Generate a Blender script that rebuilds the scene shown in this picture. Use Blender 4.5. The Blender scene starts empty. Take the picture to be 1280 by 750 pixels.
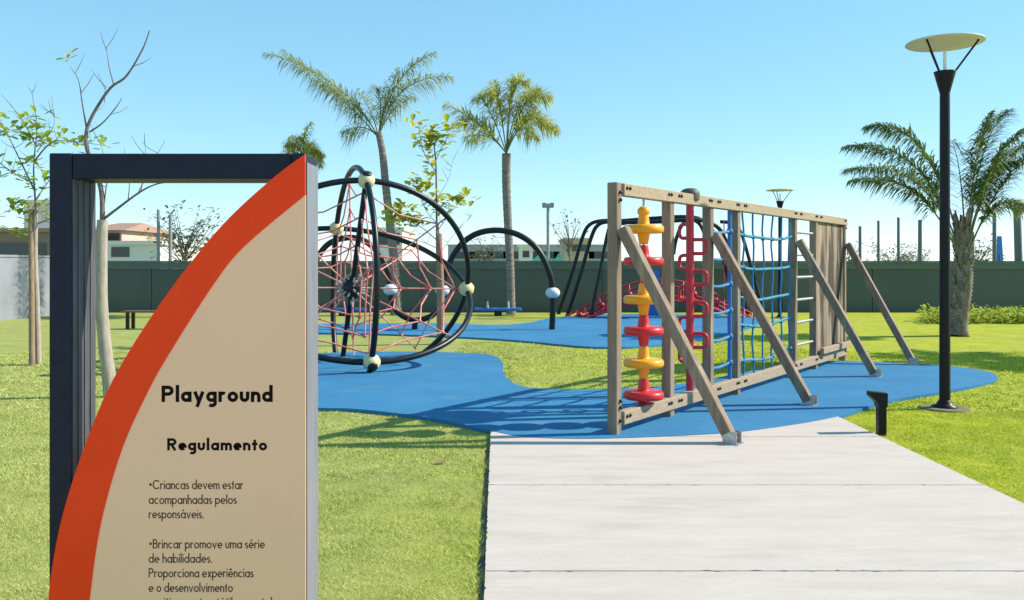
import bpy, math, random
import numpy as np
from mathutils import Vector, Matrix
random.seed(7); rng = np.random.default_rng(11)
R = math.radians
# ------------------------------------------------------------------ camera, light, exposure
scn = bpy.context.scene
COL = scn.collection
F, HOR, CH = 1100.0, 330.0, 1.6            # focal length (px of a 1280 px wide picture), horizon row, eye height
cam = bpy.data.cameras.new('camera'); camo = bpy.data.objects.new('camera', cam); COL.objects.link(camo)
camo.location = (0, 0, CH); camo.rotation_euler = (R(90), 0, 0)
cam.sensor_width = 36; cam.lens = F/1280*36; cam.shift_y = -(375-HOR)/1280
cam.clip_start = 0.05; cam.clip_end = 3000
scn.camera = camo
SUN_EL, SUN_AZ = 37.0, 82.0                # azimuth clockwise from +Y
wd = bpy.data.worlds.new('World'); scn.world = wd; wd.use_nodes = True
wn = wd.node_tree.nodes; wl = wd.node_tree.links
sky = wn.new('ShaderNodeTexSky'); sky.sky_type = 'NISHITA'; sky.sun_disc = False
sky.sun_elevation = R(SUN_EL); sky.sun_rotation = R(SUN_AZ)
sky.air_density = 0.65; sky.dust_density = 0.0; sky.ozone_density = 4.0; sky.altitude = 0
shs = wn.new('ShaderNodeHueSaturation'); shs.inputs['Saturation'].default_value = 1.5; shs.inputs['Hue'].default_value = .478; shs.inputs['Value'].default_value = 1.72
sgm = wn.new('ShaderNodeGamma'); sgm.inputs[1].default_value = .47; wl.new(sky.outputs[0], sgm.inputs[0]); wl.new(sgm.outputs[0], shs.inputs['Color'])
wl.new(shs.outputs[0], wn['Background'].inputs[0]); wn['Background'].inputs[1].default_value = 0.15
sd = Vector((math.cos(R(SUN_EL))*math.sin(R(SUN_AZ)), math.cos(R(SUN_EL))*math.cos(R(SUN_AZ)), math.sin(R(SUN_EL))))
sun = bpy.data.lights.new('sun', 'SUN'); suno = bpy.data.objects.new('sun', sun); COL.objects.link(suno)
sun.energy = 3.7; sun.angle = R(0.5); sun.color = (1, .90, .76)
suno.rotation_euler = sd.to_track_quat('Z', 'Y').to_euler(); suno.location = (20, 3, 20)
scn.view_settings.view_transform = 'Standard'; scn.view_settings.look = 'None'
scn.view_settings.gamma = 1; scn.view_settings.use_curve_mapping = False
scn.view_settings.exposure = 0.98

# ------------------------------------------------------------------ helpers
def at(px, py, Y): return Vector(((px-640)/F*Y, Y, CH+(HOR-py)/F*Y))
def gnd(px, py):
    Y = F*CH/(py-HOR); return Vector(((px-640)/F*Y, Y, 0))

class MB:
    def __init__(s): s.v = []; s.f = []; s.sm = []
    def add(s, vs, fs, smooth=False):
        o = len(s.v); s.v += [tuple(p) for p in vs]
        s.f += [tuple(i+o for i in f) for f in fs]; s.sm += [smooth]*len(fs)
    def box(s, c, size, ax=None):
        c = Vector(c); ax = ax or (Vector((1,0,0)), Vector((0,1,0)), Vector((0,0,1)))
        h = [d/2 for d in size]; vs = []
        for i in (-1,1):
            for j in (-1,1):
                for k in (-1,1): vs.append(c+ax[0]*h[0]*i+ax[1]*h[1]*j+ax[2]*h[2]*k)
        s.add(vs, [(0,1,3,2),(4,6,7,5),(0,4,5,1),(2,3,7,6),(0,2,6,4),(1,5,7,3)])
    def beam(s, p, q, w, h, side, ch=.008):
        """chamfered timber from p to q; w along side, h along the third axis"""
        p = Vector(p); q = Vector(q); d = (q-p).normalized()
        side = Vector(side); side = (side-d*side.dot(d)).normalized(); up = d.cross(side).normalized()
        a, b = w/2, h/2
        prof = [(a-ch,-b),(a,-b+ch),(a,b-ch),(a-ch,b),(-a+ch,b),(-a,b-ch),(-a,-b+ch),(-a+ch,-b)]
        ip = [(x*(1-ch/a), y*(1-ch/b)) for x, y in prof]
        vs = []
        for base, pr in ((p, ip), (p+d*ch, prof), (q-d*ch, prof), (q, ip)):
            vs += [base+side*x+up*y for x, y in pr]
        fs = []
        for r in range(3):
            for i in range(8):
                j = (i+1) % 8; fs.append((r*8+i, r*8+j, r*8+8+j, r*8+8+i))
        fs.append(tuple(reversed(range(8)))); fs.append(tuple(range(24, 32)))
        s.add(vs, fs)
    def tube(s, pts, r, n=8, closed=False, caps=True):
        pts = [Vector(p) for p in pts]; m = len(pts)
        if m < 2: return
        rr = r if isinstance(r, (list, tuple)) else [r]*m
        tan = []
        for i in range(m):
            if closed: t = pts[(i+1) % m]-pts[i-1]
            else: t = pts[min(i+1, m-1)]-pts[max(i-1, 0)]
            tan.append(t.normalized() if t.length > 1e-9 else Vector((0,0,1)))
        ref = Vector((0,0,1)) if abs(tan[0].z) < .9 else Vector((1,0,0))
        nrm = (ref-tan[0]*ref.dot(tan[0])).normalized(); vs = []
        for i in range(m):
            nn = nrm-tan[i]*nrm.dot(tan[i])
            nrm = nn.normalized() if nn.length > 1e-6 else nrm
            bi = tan[i].cross(nrm)
            for k in range(n):
                a = 2*math.pi*k/n
                vs.append(pts[i]+(nrm*math.cos(a)+bi*math.sin(a))*rr[i])
        fs = []
        for i in range(m if closed else m-1):
            i2 = (i+1) % m
            for k in range(n):
                k2 = (k+1) % n; fs.append((i*n+k, i*n+k2, i2*n+k2, i2*n+k))
        s.add(vs, fs, True)
        if caps and not closed:
            s.add(vs[:n], [tuple(reversed(range(n)))]); s.add(vs[-n:], [tuple(range(n))])
    def lathe(s, prof, c, axis=(0,0,1), n=24, smooth=True, caps=True):
        c = Vector(c); ax = Vector(axis).normalized()
        ref = Vector((1,0,0)) if abs(ax.x) < .9 else Vector((0,1,0))
        u = (ref-ax*ref.dot(ax)).normalized(); w = ax.cross(u); vs = []
        for r, z in prof:
            for k in range(n):
                a = 2*math.pi*k/n; vs.append(c+ax*z+(u*math.cos(a)+w*math.sin(a))*r)
        fs = []
        for i in range(len(prof)-1):
            for k in range(n):
                k2 = (k+1) % n; fs.append((i*n+k, i*n+k2, (i+1)*n+k2, (i+1)*n+k))
        s.add(vs, fs, smooth)
        if caps: s.add(vs[:n], [tuple(reversed(range(n)))]); s.add(vs[-n:], [tuple(range(n))])
    def ball(s, c, r, n=16, sq=(1,1,1)):
        prof = [(max(1e-4, r*math.sin(math.pi*i/8)), -r*math.cos(math.pi*i/8)) for i in range(9)]
        o = len(s.v); s.lathe(prof, c, n=n, caps=False)
        c = Vector(c)
        for i in range(o, len(s.v)):
            d = Vector(s.v[i])-c; s.v[i] = tuple(c+Vector((d.x*sq[0], d.y*sq[1], d.z*sq[2])))
    def prism(s, poly, z0, z1, smooth=False):
        """poly: list of (x, y), extruded in z"""
        n = len(poly); vs = [(x,y,z0) for x,y in poly]+[(x,y,z1) for x,y in poly]
        s.add(vs, [tuple(reversed(range(n))), tuple(range(n,2*n))]+[(i,(i+1)%n,n+(i+1)%n,n+i) for i in range(n)])
    def plate(s, poly, y0, y1):
        """poly: list of (x, z), extruded along y (y0 nearer the viewer)"""
        n = len(poly); vs = [(x,y0,z) for x,z in poly]+[(x,y1,z) for x,z in poly]
        s.add(vs, [tuple(range(n)), tuple(reversed(range(n,2*n)))]+[(i,n+i,n+(i+1)%n,(i+1)%n) for i in range(n)])
    def build(s, name, mat, parent=None, loc=None):
        """geometry is written in world coordinates; a parent's offset is removed here"""
        me = bpy.data.meshes.new(name)
        off = Vector(parent_world(parent)) if parent else Vector((0,0,0))
        if loc is not None: off = Vector(loc)
        me.from_pydata([tuple(Vector(p)-off) for p in s.v], [], s.f)
        me.polygons.foreach_set('use_smooth', s.sm); me.update()
        o = bpy.data.objects.new(name, me); COL.objects.link(o)
        me.materials.append(mat)
        if parent: o.parent = parent
        elif loc is not None: o.location = loc
        return o
def parent_world(o):
    p = Vector((0,0,0))
    while o: p += o.location; o = o.parent
    return p
def tag(o, label=None, cat=None, group=None, kind=None):
    if label: o['label'] = label
    if cat: o['category'] = cat
    if group: o['group'] = group
    if kind: o['kind'] = kind
    return o
def thing(name, loc, label, cat, group=None):
    o = bpy.data.objects.new(name, None); COL.objects.link(o); o.location = loc; o.empty_display_size = .2
    return tag(o, label, cat, group)
def spline(pts, k=8, closed=False):
    pts = [Vector(p) for p in pts]; n = len(pts); out = []
    for i in range(n if closed else n-1):
        if closed: p0,p1,p2,p3 = pts[i-1],pts[i],pts[(i+1)%n],pts[(i+2)%n]
        else: p0,p1,p2,p3 = pts[max(i-1,0)],pts[i],pts[i+1],pts[min(i+2,n-1)]
        for j in range(k):
            t = j/k
            out.append(.5*((2*p1)+(p2-p0)*t+(2*p0-5*p1+4*p2-p3)*t*t+(3*p1-p0-3*p2+p3)*t**3))
    if not closed: out.append(pts[-1])
    return out
def inpoly(x, y, poly):
    x = np.asarray(x); y = np.asarray(y); ins = np.zeros(x.shape, bool); n = len(poly); j = n-1
    for i in range(n):
        xi, yi = poly[i][0], poly[i][1]; xj, yj = poly[j][0], poly[j][1]
        c = ((yi > y) != (yj > y)) & (x < (xj-xi)*(y-yi)/((yj-yi) or 1e-12)+xi)
        ins ^= c; j = i
    return ins

# ------------------------------------------------------------------ materials
def mat(name, c, rough=.7, c2=None, scale=6, detail=4, stretch=(1,1,1), bump=0, bscale=60, metal=0, lo=.35, hi=.65,
        c3=None, scale3=1.2, lo3=.5, hi3=.75, spec=.5, island=0, trans=0, speck=None, speckscale=250, slo=.6, shi=.75, c4=None, scale4=.7, lo4=.55, hi4=.7):
    m = bpy.data.materials.new(name); m.use_nodes = True; nt = m.node_tree; N = nt.nodes; L = nt.links
    b = N['Principled BSDF']; b.inputs['Roughness'].default_value = rough; b.inputs['Metallic'].default_value = metal
    b.inputs['Specular IOR Level'].default_value = spec
    tc = N.new('ShaderNodeTexCoord'); mp = N.new('ShaderNodeMapping'); mp.inputs['Scale'].default_value = stretch
    L.new(tc.outputs['Object'], mp.inputs['Vector'])
    def noise(sc, d=4, r=.55):
        n = N.new('ShaderNodeTexNoise'); n.inputs['Scale'].default_value = sc; n.inputs['Detail'].default_value = d
        n.inputs['Roughness'].default_value = r; L.new(mp.outputs[0], n.inputs['Vector']); return n.outputs['Fac']
    def ramp(fac, a, z):
        r = N.new('ShaderNodeMapRange'); r.inputs['From Min'].default_value = a; r.inputs['From Max'].default_value = z
        L.new(fac, r.inputs['Value']); return r.outputs[0]
    def mix(fac, A, B):
        x = N.new('ShaderNodeMix'); x.data_type = 'RGBA'; L.new(fac, x.inputs['Factor'])
        for sock, v in ((x.inputs[6], A), (x.inputs[7], B)):
            if isinstance(v, tuple): sock.default_value = (*v, 1)
            else: L.new(v, sock)
        return x.outputs[2]
    out = None
    if c2 is not None: out = mix(ramp(noise(scale, detail), lo, hi), c, c2)
    if c3 is not None: out = mix(ramp(noise(scale3, 5, .6), lo3, hi3), out if out is not None else c, c3)
    if c4 is not None: out = mix(ramp(noise(scale4, 6, .65), lo4, hi4), out, c4)
    if speck is not None: out = mix(ramp(noise(speckscale, 2, .5), slo, shi), out if out is not None else c, speck)
    if island:
        g = N.new('ShaderNodeNewGeometry'); hs = N.new('ShaderNodeHueSaturation')
        r = N.new('ShaderNodeMapRange'); r.inputs['To Min'].default_value = 1-island; r.inputs['To Max'].default_value = 1+island
        L.new(g.outputs['Random Per Island'], r.inputs['Value']); L.new(r.outputs[0], hs.inputs['Value'])
        r2 = N.new('ShaderNodeMapRange'); r2.inputs['To Min'].default_value = .5+island*.06; r2.inputs['To Max'].default_value = .5-island*.06
        L.new(g.outputs['Random Per Island'], r2.inputs['Value']); L.new(r2.outputs[0], hs.inputs['Hue'])
        if out is not None: L.new(out, hs.inputs['Color'])
        else: hs.inputs['Color'].default_value = (*c, 1)
        out = hs.outputs[0]
    if out is not None: L.new(out, b.inputs['Base Color'])
    else: b.inputs['Base Color'].default_value = (*c, 1)
    if bump:
        bp = N.new('ShaderNodeBump'); bp.inputs['Strength'].default_value = bump; bp.inputs['Distance'].default_value = .01
        L.new(noise(bscale, 4, .6), bp.inputs['Height']); L.new(bp.outputs[0], b.inputs['Normal'])
    if trans:
        tr = N.new('ShaderNodeBsdfTranslucent')
        if out is not None: L.new(out, tr.inputs['Color'])
        else: tr.inputs['Color'].default_value = (*c, 1)
        ms = N.new('ShaderNodeMixShader'); ms.inputs[0].default_value = trans
        L.new(b.outputs[0], ms.inputs[1]); L.new(tr.outputs[0], ms.inputs[2]); L.new(ms.outputs[0], N['Material Output'].inputs[0])
    return m

def lawn_mat(name, island=0, dark=1.0):
    """turf: drier and more olive on the side of the sign, lush lime beyond the path"""
    m = mat(name, (.1,.1,.1), .9, spec=.1)
    nt = m.node_tree; N = nt.nodes; L = nt.links; b = N['Principled BSDF']
    g = N.new('ShaderNodeNewGeometry'); sx = N.new('ShaderNodeSeparateXYZ'); L.new(g.outputs['Position'], sx.inputs[0])
    def noise(sc, d=5, r=.6):
        n = N.new('ShaderNodeTexNoise'); n.inputs['Scale'].default_value = sc; n.inputs['Detail'].default_value = d
        n.inputs['Roughness'].default_value = r; L.new(g.outputs['Position'], n.inputs['Vector']); return n.outputs['Fac']
    def mr(v, a, z, c=0, d=1):
        r = N.new('ShaderNodeMapRange')
        for k, x in zip(('From Min','From Max','To Min','To Max'), (a,z,c,d)): r.inputs[k].default_value = x
        L.new(v, r.inputs['Value']); return r.outputs[0]
    def mix(fac, A, B):
        x = N.new('ShaderNodeMix'); x.data_type = 'RGBA'; L.new(fac, x.inputs['Factor'])
        for sock, v in ((x.inputs[6], A), (x.inputs[7], B)):
            if isinstance(v, tuple): sock.default_value = (*[k*dark for k in v], 1)
            else: L.new(v, sock)
        return x.outputs[2]
    n1 = noise(.35); n2 = noise(2.2); n3 = noise(9)
    lush = mix(mr(n2,.35,.68), LUSH[0], LUSH[1])
    dry = mix(mr(n2,.35,.66), DRY[0], DRY[1])
    ad = N.new('ShaderNodeMath'); ad.operation = 'MULTIPLY_ADD'; L.new(n1, ad.inputs[0]); ad.inputs[1].default_value = 6
    L.new(sx.outputs[0], ad.inputs[2])
    col = mix(mr(ad.outputs[0], 1.5, 6.5), dry, lush)
    col = mix(mr(n1,.38,.62,.28,0), col, DRY[0])
    col = mix(mr(n3,.55,.75,0,.45), col, DRY[2])
    col = mix(mr(noise(1.3,6,.7),.6,.74,0,.5), col, (.40,.35,.17))
    col = mix(mr(noise(3.7,5,.7),.6,.72,0,.6), col, (.16,.22,.035))
    if island:
        hs = N.new('ShaderNodeHueSaturation'); L.new(mr(g.outputs['Random Per Island'],0,1,1-island,1+island), hs.inputs['Value'])
        L.new(mr(g.outputs['Random Per Island'],0,1,.515,.485), hs.inputs['Hue']); L.new(col, hs.inputs['Color']); col = hs.outputs[0]
    L.new(col, b.inputs['Base Color'])
    if not island:
        bp = N.new('ShaderNodeBump'); bp.inputs['Strength'].default_value = .6; bp.inputs['Distance'].default_value = .03
        L.new(noise(40,5,.7), bp.inputs['Height']); L.new(bp.outputs[0], b.inputs['Normal'])
    return m
LUSH = ((.31,.36,.024), (.45,.47,.045)); DRY = ((.27,.31,.085), (.37,.385,.125), (.44,.40,.18))

M = {}
M['lawn'] = lawn_mat('lawn_turf'); M['blade'] = lawn_mat('grass_blades', .15, 1.42)
M['concrete'] = mat('brushed_concrete', (.535,.475,.43), .88, (.495,.44,.395), 2.2, 8, (.55,2.2,1), .3, 120, c3=(.43,.385,.345), scale3=1.1, lo3=.52, hi3=.78,
                    speck=(.34,.315,.28), speckscale=55, slo=.62, shi=.80, c4=(.55,.51,.465), scale4=4, lo4=.5, hi4=.75, spec=.2)
M['joint'] = mat('joint_dirt', (.09,.085,.075), .95)
M['rubber'] = mat('blue_rubber', (.030,.175,.35), .88, (.042,.205,.39), 1.2, 6, bump=.5, bscale=160, c3=(.03,.15,.31), scale3=.45, lo3=.48, hi3=.72, spec=.2,
                  speck=(.10,.27,.42), speckscale=70, slo=.6, shi=.72, c4=(.09,.24,.38), scale4=.9, lo4=.56, hi4=.78)
M['signdark'] = mat('dark_painted_metal', (.008,.010,.022), .45, (.012,.014,.034), 30, spec=.22)
M['signside'] = mat('weathered_aluminium', (.17,.18,.21), .45, (.24,.25,.28), 14, 5, (8,8,.4), metal=.3)
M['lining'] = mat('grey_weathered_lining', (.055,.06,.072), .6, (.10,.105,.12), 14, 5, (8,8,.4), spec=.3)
M['orange'] = mat('orange_vinyl', (.96,.058,.003), .4, (.90,.05,.003), 3, 6, spec=.2, speck=(.97,.09,.03), speckscale=45, slo=.7, shi=.82)
M['beige'] = mat('beige_panel', (.96,.575,.35), .42, (.93,.55,.33), 1.6, 6, spec=.25, speck=(.89,.525,.32), speckscale=38, slo=.66, shi=.8)
M['ink'] = mat('black_vinyl_lettering', (.010,.008,.006), .7, spec=.05)
M['inkthin'] = mat('printed_body_lettering', (.085,.055,.03), .7, spec=.05)
M['wood'] = mat('weathered_timber_shade_tone', (.25,.19,.137), .8, (.165,.125,.092), 5, 6, (6,6,.7), .35, 40, c3=(.34,.27,.20), scale3=1.3)  # post and brace timber darkened: shade of their faces put into the colour
M['woodbeam'] = mat('sunlit_tone_timber', (.38,.30,.205), .8, (.30,.235,.16), 5, 6, (3,3,6), .35, 40, c3=(.24,.19,.14), scale3=2.5, lo3=.62, hi3=.8)  # same timber made lighter for the beams: sunlight put into the colour
M['plank'] = mat('stained_planks', (.36,.28,.20), .85, (.20,.15,.105), 1.6, 6, (3,3,.55), .4, 30, c3=(.05,.037,.027), scale3=.75, lo3=.47, hi3=.56)
M['bolt'] = mat('black_bolt', (.012,.012,.014), .4, metal=.3)
M['shoe'] = mat('galvanised_steel', (.5,.5,.5), .45, (.36,.36,.36), 25, metal=.6)
M['black'] = mat('black_powder_coat', (.007,.010,.012), .36, (.011,.014,.017), 20, spec=.3)
M['cream'] = mat('cream_plastic', (.66,.60,.33), .5, (.58,.54,.30), 8)
M['palewhite'] = mat('pale_plastic', (.62,.66,.70), .45, (.55,.6,.66), 8)
M['rope_red'] = mat('red_rope', (.60,.09,.08), .8, (.70,.36,.30), 5)
M['rope_pale'] = mat('frayed_pale_rope', (.50,.43,.39), .85, (.55,.35,.3), 12)
M['ropeblue'] = mat('blue_rope', (.015,.13,.34), .7, (.02,.20,.42), 8)
M['ropeteal'] = mat('teal_rope', (.02,.17,.30), .75, (.035,.24,.33), 6)
M['yellow'] = mat('yellow_plastic', (.86,.36,.005), .38, (.80,.33,.006), 6)
M['red'] = mat('red_plastic', (.62,.018,.022), .38, (.55,.016,.02), 6)
M['redpaint'] = mat('red_painted_steel', (.52,.012,.03), .4, (.45,.012,.034), 10)
M['bluepaint'] = mat('blue_painted_steel', (.02,.12,.42), .45, (.02,.15,.48), 10)
M['greycap'] = mat('grey_plastic_cap', (.07,.065,.06), .6)
M['wallgreen'] = mat('green_painted_wall', (.09,.115,.10), .8, (.10,.127,.11), .5, 5, c3=(.07,.098,.082), scale3=.25, lo3=.45, hi3=.7, bump=.1, bscale=40, c4=(.105,.125,.105), scale4=.8, lo4=.58, hi4=.75)
M['wallcap'] = mat('green_wall_coping', (.115,.155,.135), .8, (.10,.14,.12), .8)
M['wallgrey'] = mat('pale_rendered_wall', (.25,.27,.30), .85, (.21,.23,.26), .8, 5, c3=(.17,.19,.21), scale3=.4)
M['lampblack'] = mat('black_lamp_paint', (.007,.007,.010), .42, (.011,.011,.014), 20, spec=.22)
M['lampdisc'] = mat('cream_lamp_reflector', (.70,.66,.55), .55, (.66,.62,.51), 5, trans=.25)
M['glass'] = mat('opal_lamp_tube', (.75,.78,.76), .25)
M['soil'] = mat('dry_soil_ring', (.20,.18,.10), .95, (.13,.13,.06), 18, 5, bump=.5, bscale=60)
M['palmtrunk'] = mat('palm_trunk_bark', (.27,.24,.21), .9, (.15,.13,.112), 3, 6, (1.5,1.5,7), .6, 25)
M['palmold'] = mat('palm_fibre_bark', (.23,.20,.165), .9, (.10,.08,.065), 4, 6, (3,3,1.2), .8, 18, c3=(.36,.33,.28), scale3=3)
M['frond'] = mat('palm_frond', (.13,.20,.055), .5, (.20,.27,.07), 3, island=.3, trans=.25)
M['frondy'] = mat('yellow_green_frond', (.50,.48,.08), .55, (.34,.40,.07), 3, island=.4, trans=.45)
M['frondd'] = mat('blue_green_frond', (.26,.33,.13), .5, (.32,.37,.15), 3, island=.4, trans=.45)
M['rachis'] = mat('frond_rib', (.19,.20,.07), .6)
M['bark'] = mat('pale_bark', (.42,.37,.30), .9, (.30,.26,.21), 6, 6, (5,5,1), .5, 40, c3=(.20,.17,.14), scale3=2.4, lo3=.6, hi3=.7)
M['twig'] = mat('grey_twig', (.13,.105,.10), .9, (.19,.16,.14), 12)
M['stake'] = mat('stake_timber', (.34,.24,.15), .85, (.22,.15,.09), 6, 5, (6,6,.8), .3, 40)
M['wrap'] = mat('burlap_wrap', (.33,.22,.18), .95, (.24,.16,.13), 12, bump=.5, bscale=80)
M['leaf'] = mat('young_leaf', (.36,.46,.05), .5, (.26,.36,.04), 3, island=.35, trans=.55)
M['leafyellow'] = mat('yellowing_leaf', (.58,.53,.04), .5, (.40,.45,.04), 2, island=.3, trans=.55)
M['leafgrey'] = mat('grey_green_leaf', (.15,.18,.12), .8, (.2,.22,.16), 3, island=.3)  # muted grey-green for the trees beyond the wall
M['hedge'] = mat('ground_cover_leaf', (.32,.42,.04), .6, (.38,.44,.05), 3, island=.35, trans=.45)
M['whitewall'] = mat('white_render', (.72,.71,.69), .85, (.66,.65,.63), .5)
M['salmon'] = mat('salmon_render', (.58,.42,.36), .85, (.54,.39,.33), .6)
M['brownwall'] = mat('brown_render', (.27,.19,.14), .85, (.23,.16,.12), .6)
M['beigewall'] = mat('sand_render', (.47,.40,.34), .85, (.42,.36,.31), .6)
M['lilac'] = mat('lilac_grey_render', (.36,.37,.44), .85, (.32,.33,.40), .3)
M['tile'] = mat('terracotta_tile', (.36,.22,.165), .85, (.31,.19,.14), 3)
M['window'] = mat('dark_window_glass', (.03,.04,.05), .12)
M['tent'] = mat('green_canvas', (.02,.24,.16), .8, (.02,.2,.13), 2)
M['pole'] = mat('grey_concrete_pole', (.20,.22,.25), .8, (.26,.28,.31), 4)
M['poledark'] = mat('dark_pole', (.12,.145,.165), .7, (.15,.17,.19), 4)
M['bluebanner'] = mat('blue_cloth', (.08,.22,.6), .8)
M['bench'] = mat('bench_timber', (.20,.09,.045), .7, (.14,.06,.03), 8, 5, (1,6,6))

# ------------------------------------------------------------------ ground, rubber surfaces, path
b = MB(); b.add([(-400,-30,0),(400,-30,0),(400,1500,0),(-400,1500,0)], [(0,1,2,3)])
tag(b.build('ground', M['lawn']), kind='structure')
P1 = [(230,486),(300,509),(397,514),(450,516),(540,527),(600,540),(650,550),(700,553),(760,553),(840,550),(920,545),(1000,534),(1050,524),
      (1080,514),(1120,503),(1180,493),(1232,482),(1247,475),(1232,467),(1180,460),(1110,456),(1050,454),(1000,456),(940,466),(880,479),
      (820,487),(760,490),(700,490),(660,488),(638,480),(629,468),(628,456),(616,447),(590,444),(500,442),(397,444),(300,448),(225,462)]
P2 = [(300,409),(380,407),(450,406),(560,406),(620,408),(660,405),(690,399),(740,395),(800,394),(880,395),(935,398),(950,404),(935,412),(900,421),
      (850,430),(790,436),(740,436),(700,433),(650,428),(590,424),(520,421),(460,419),(397,418),(320,416)]
pads = []
for P in (P1, P2):
    poly = [(p.x, p.y) for p in spline([gnd(*q) for q in P], 6, True)]; pads.append(poly)
    b = MB(); b.prism(poly, -.05, .039)
    tag(b.build('rubber_surface', M['rubber']), kind='structure')
XL, XR = -.17, 3.35
def xl(y): return -.133-.01675*(y-4.19)
b = MB(); g = .0045
ys = [1.21, 2.74, 4.49, 6.24, 7.99, 9.25]
def chip(): return random.random()**5*.013 if random.random() < .5 else random.random()*.0015
for y0, y1 in zip(ys[:-1], ys[1:]):
    a, e = y0+g, y1-g; n = 130; m = 60
    poly = [(xl(a)+(XR-xl(a))*k/n, a+chip()) for k in range(n+1)]
    poly += [(XR-chip(), a+(e-a)*k/m) for k in range(1,m)]
    poly += [(XR+(xl(e)-XR)*k/n, e-chip()) for k in range(n+1)]
    poly += [(xl(e+(a-e)*k/m)+chip(), e+(a-e)*k/m) for k in range(1,m)]
    b.prism(poly, -.05, .034)
tag(b.build('path', M['concrete']), kind='structure')
b = MB(); b.add([(xl(1.2)+.02,1.21,.012),(XR-.02,1.21,.012),(XR-.02,9.2,.012),(xl(9.2)+.02,9.2,.012)], [(0,1,2,3)])
b.add([(xl(1.2)-.035,1.21,.003),(xl(1.2)+.01,1.21,.003),(xl(8.05)+.01,8.05,.003),(xl(8.05)-.035,8.05,.003)], [(0,1,2,3)])
tag(b.build('path_bed', M['joint']), kind='structure')
b = MB(); b.box((1,-9,-.02), (26,20.4,.09))
tag(b.build('bounce_paving', M['concrete']), kind='structure')      # unseen paving added behind the camera to bounce light onto the sign

# grass blades -- one object nobody could count
def blades(regions):
    V = []; 
    for (x0,x1,y0,y1,dens,h,w) in regions:
        n = int((x1-x0)*(y1-y0)*dens)
        x = rng.uniform(x0,x1,n); y = rng.uniform(y0,y1,n)
        keep = ~((x > xl(y)-.014-.012*np.sin(y*7)-.01*np.sin(y*19+1)) & (x < XR-.012+.012*np.sin(y*11)+.008*np.sin(y*29)) & (y < 9.3))
        keep &= np.abs(x)/y < .68
        for p in pads: keep &= ~inpoly(x, y, p)
        keep &= np.hypot(x-LAMP.x, y-LAMP.y) > .3
        x = x[keep]; y = y[keep]; n = len(x)
        a = rng.uniform(0, 2*math.pi, n); hh = h*rng.uniform(.35,1.1,n); ww = w*rng.uniform(.7,1.3,n)
        # shaggy strip along the slab edge
        edge = ((x > xl(y)-.07) & (x < 0)) | ((x > XR-.03) & (x < XR+.05)); hh = np.where(edge, hh*1.5, hh)
        cl = np.sin(x*5.1+1.7*np.sin(y*3.3))*np.sin(y*6.3+1.9*np.sin(x*4.1))+.6*np.sin(x*17+y*9)*np.sin(y*21-x*6)
        hh = hh*(1+.45*np.clip(cl,-.8,1.4))
        la = rng.uniform(0, 2*math.pi, n); lean = hh*rng.uniform(.6,2.4,n)
        dx = np.cos(a)*ww; dy = np.sin(a)*ww
        tri = np.empty((n,3,3))
        tri[:,0] = np.stack([x-dx, y-dy, np.zeros(n)-.004],1); tri[:,1] = np.stack([x+dx, y+dy, np.zeros(n)-.004],1)
        tri[:,2] = np.stack([x+np.cos(la)*lean, y+np.sin(la)*lean, hh],1)
        V.append(tri)
    V = np.concatenate(V); n = len(V)
    me = bpy.data.meshes.new('grass'); me.vertices.add(n*3); me.loops.add(n*3); me.polygons.add(n)
    me.vertices.foreach_set('co', V.reshape(-1)); me.loops.foreach_set('vertex_index', np.arange(n*3))
    me.polygons.foreach_set('loop_start', np.arange(0,n*3,3)); me.polygons.foreach_set('loop_total', np.full(n,3))
    me.update(); me.validate(); me.materials.append(M['blade'])
    o = bpy.data.objects.new('grass', me); COL.objects.link(o)
    tag(o, 'short mown lawn grass around the blue rubber and the pale path', 'grass', kind='stuff')
LAMP = gnd(1181, 511)
blades([(-4.2,0,3.7,6.5,13000,.017,.0019),(-5.5,0,6.5,9.6,5000,.019,.0034),(-9,0,9.6,16,1000,.024,.007),
        (XR-.05,6.2,4.8,9.6,7500,.018,.0026),(XR,11,9.6,16,1000,.024,.007),(-1,5.5,9.6,18,800,.024,.007)])

# ------------------------------------------------------------------ boundary walls
WY = 29.3
b = MB()
wall = thing('boundary_wall', (0,WY,0), 'long dark green rendered wall closing off the playground behind', 'wall')
b = MB(); b.box((10,WY+.12,.72), (50,.16,1.438))
for k in range(17): b.box((-13.5+3*k,WY+.1,.72), (2.975,.2,1.44))
b.build('wall_panel', M['wallgreen'], wall)
b = MB(); b.box((10,WY+.08,1.5425), (50,.26,.2)); b.box((10,WY+.07,1.674), (50,.3,.06)); b.build('coping', M['wallcap'], wall)
wall2 = thing('side_wall', (-14.4,24,0), 'pale grey sunlit wall at the left edge of the lawn', 'wall')
b = MB(); b.box((-14.5,19.6,.9), (.2,19.2,1.8)); b.build('wall_panel', M['wallgrey'], wall2)
b = MB(); b.box((-14.5,19.6,1.832), (.26,19.3,.06)); b.build('coping', M['wallgrey'], wall2)

# ------------------------------------------------------------------ the sign
SY = 2.63; K = SY/F
def sx(px): return (px-640)*K
def sz(py): return CH+(HOR-py)*K
sign = thing('playground_sign', (sx(220),SY,0), 'dark framed playground rules sign with orange arc and beige panel', 'sign')
top = sz(191); dep = .155; yb = SY+.006
b = MB(); b.beam((sx(74),yb+dep/2,-.02),(sx(74),yb+dep/2,top), sx(88)-sx(60), dep, (1,0,0), .0025); tag(b.build('frame_post', M['signdark'], sign))
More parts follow.
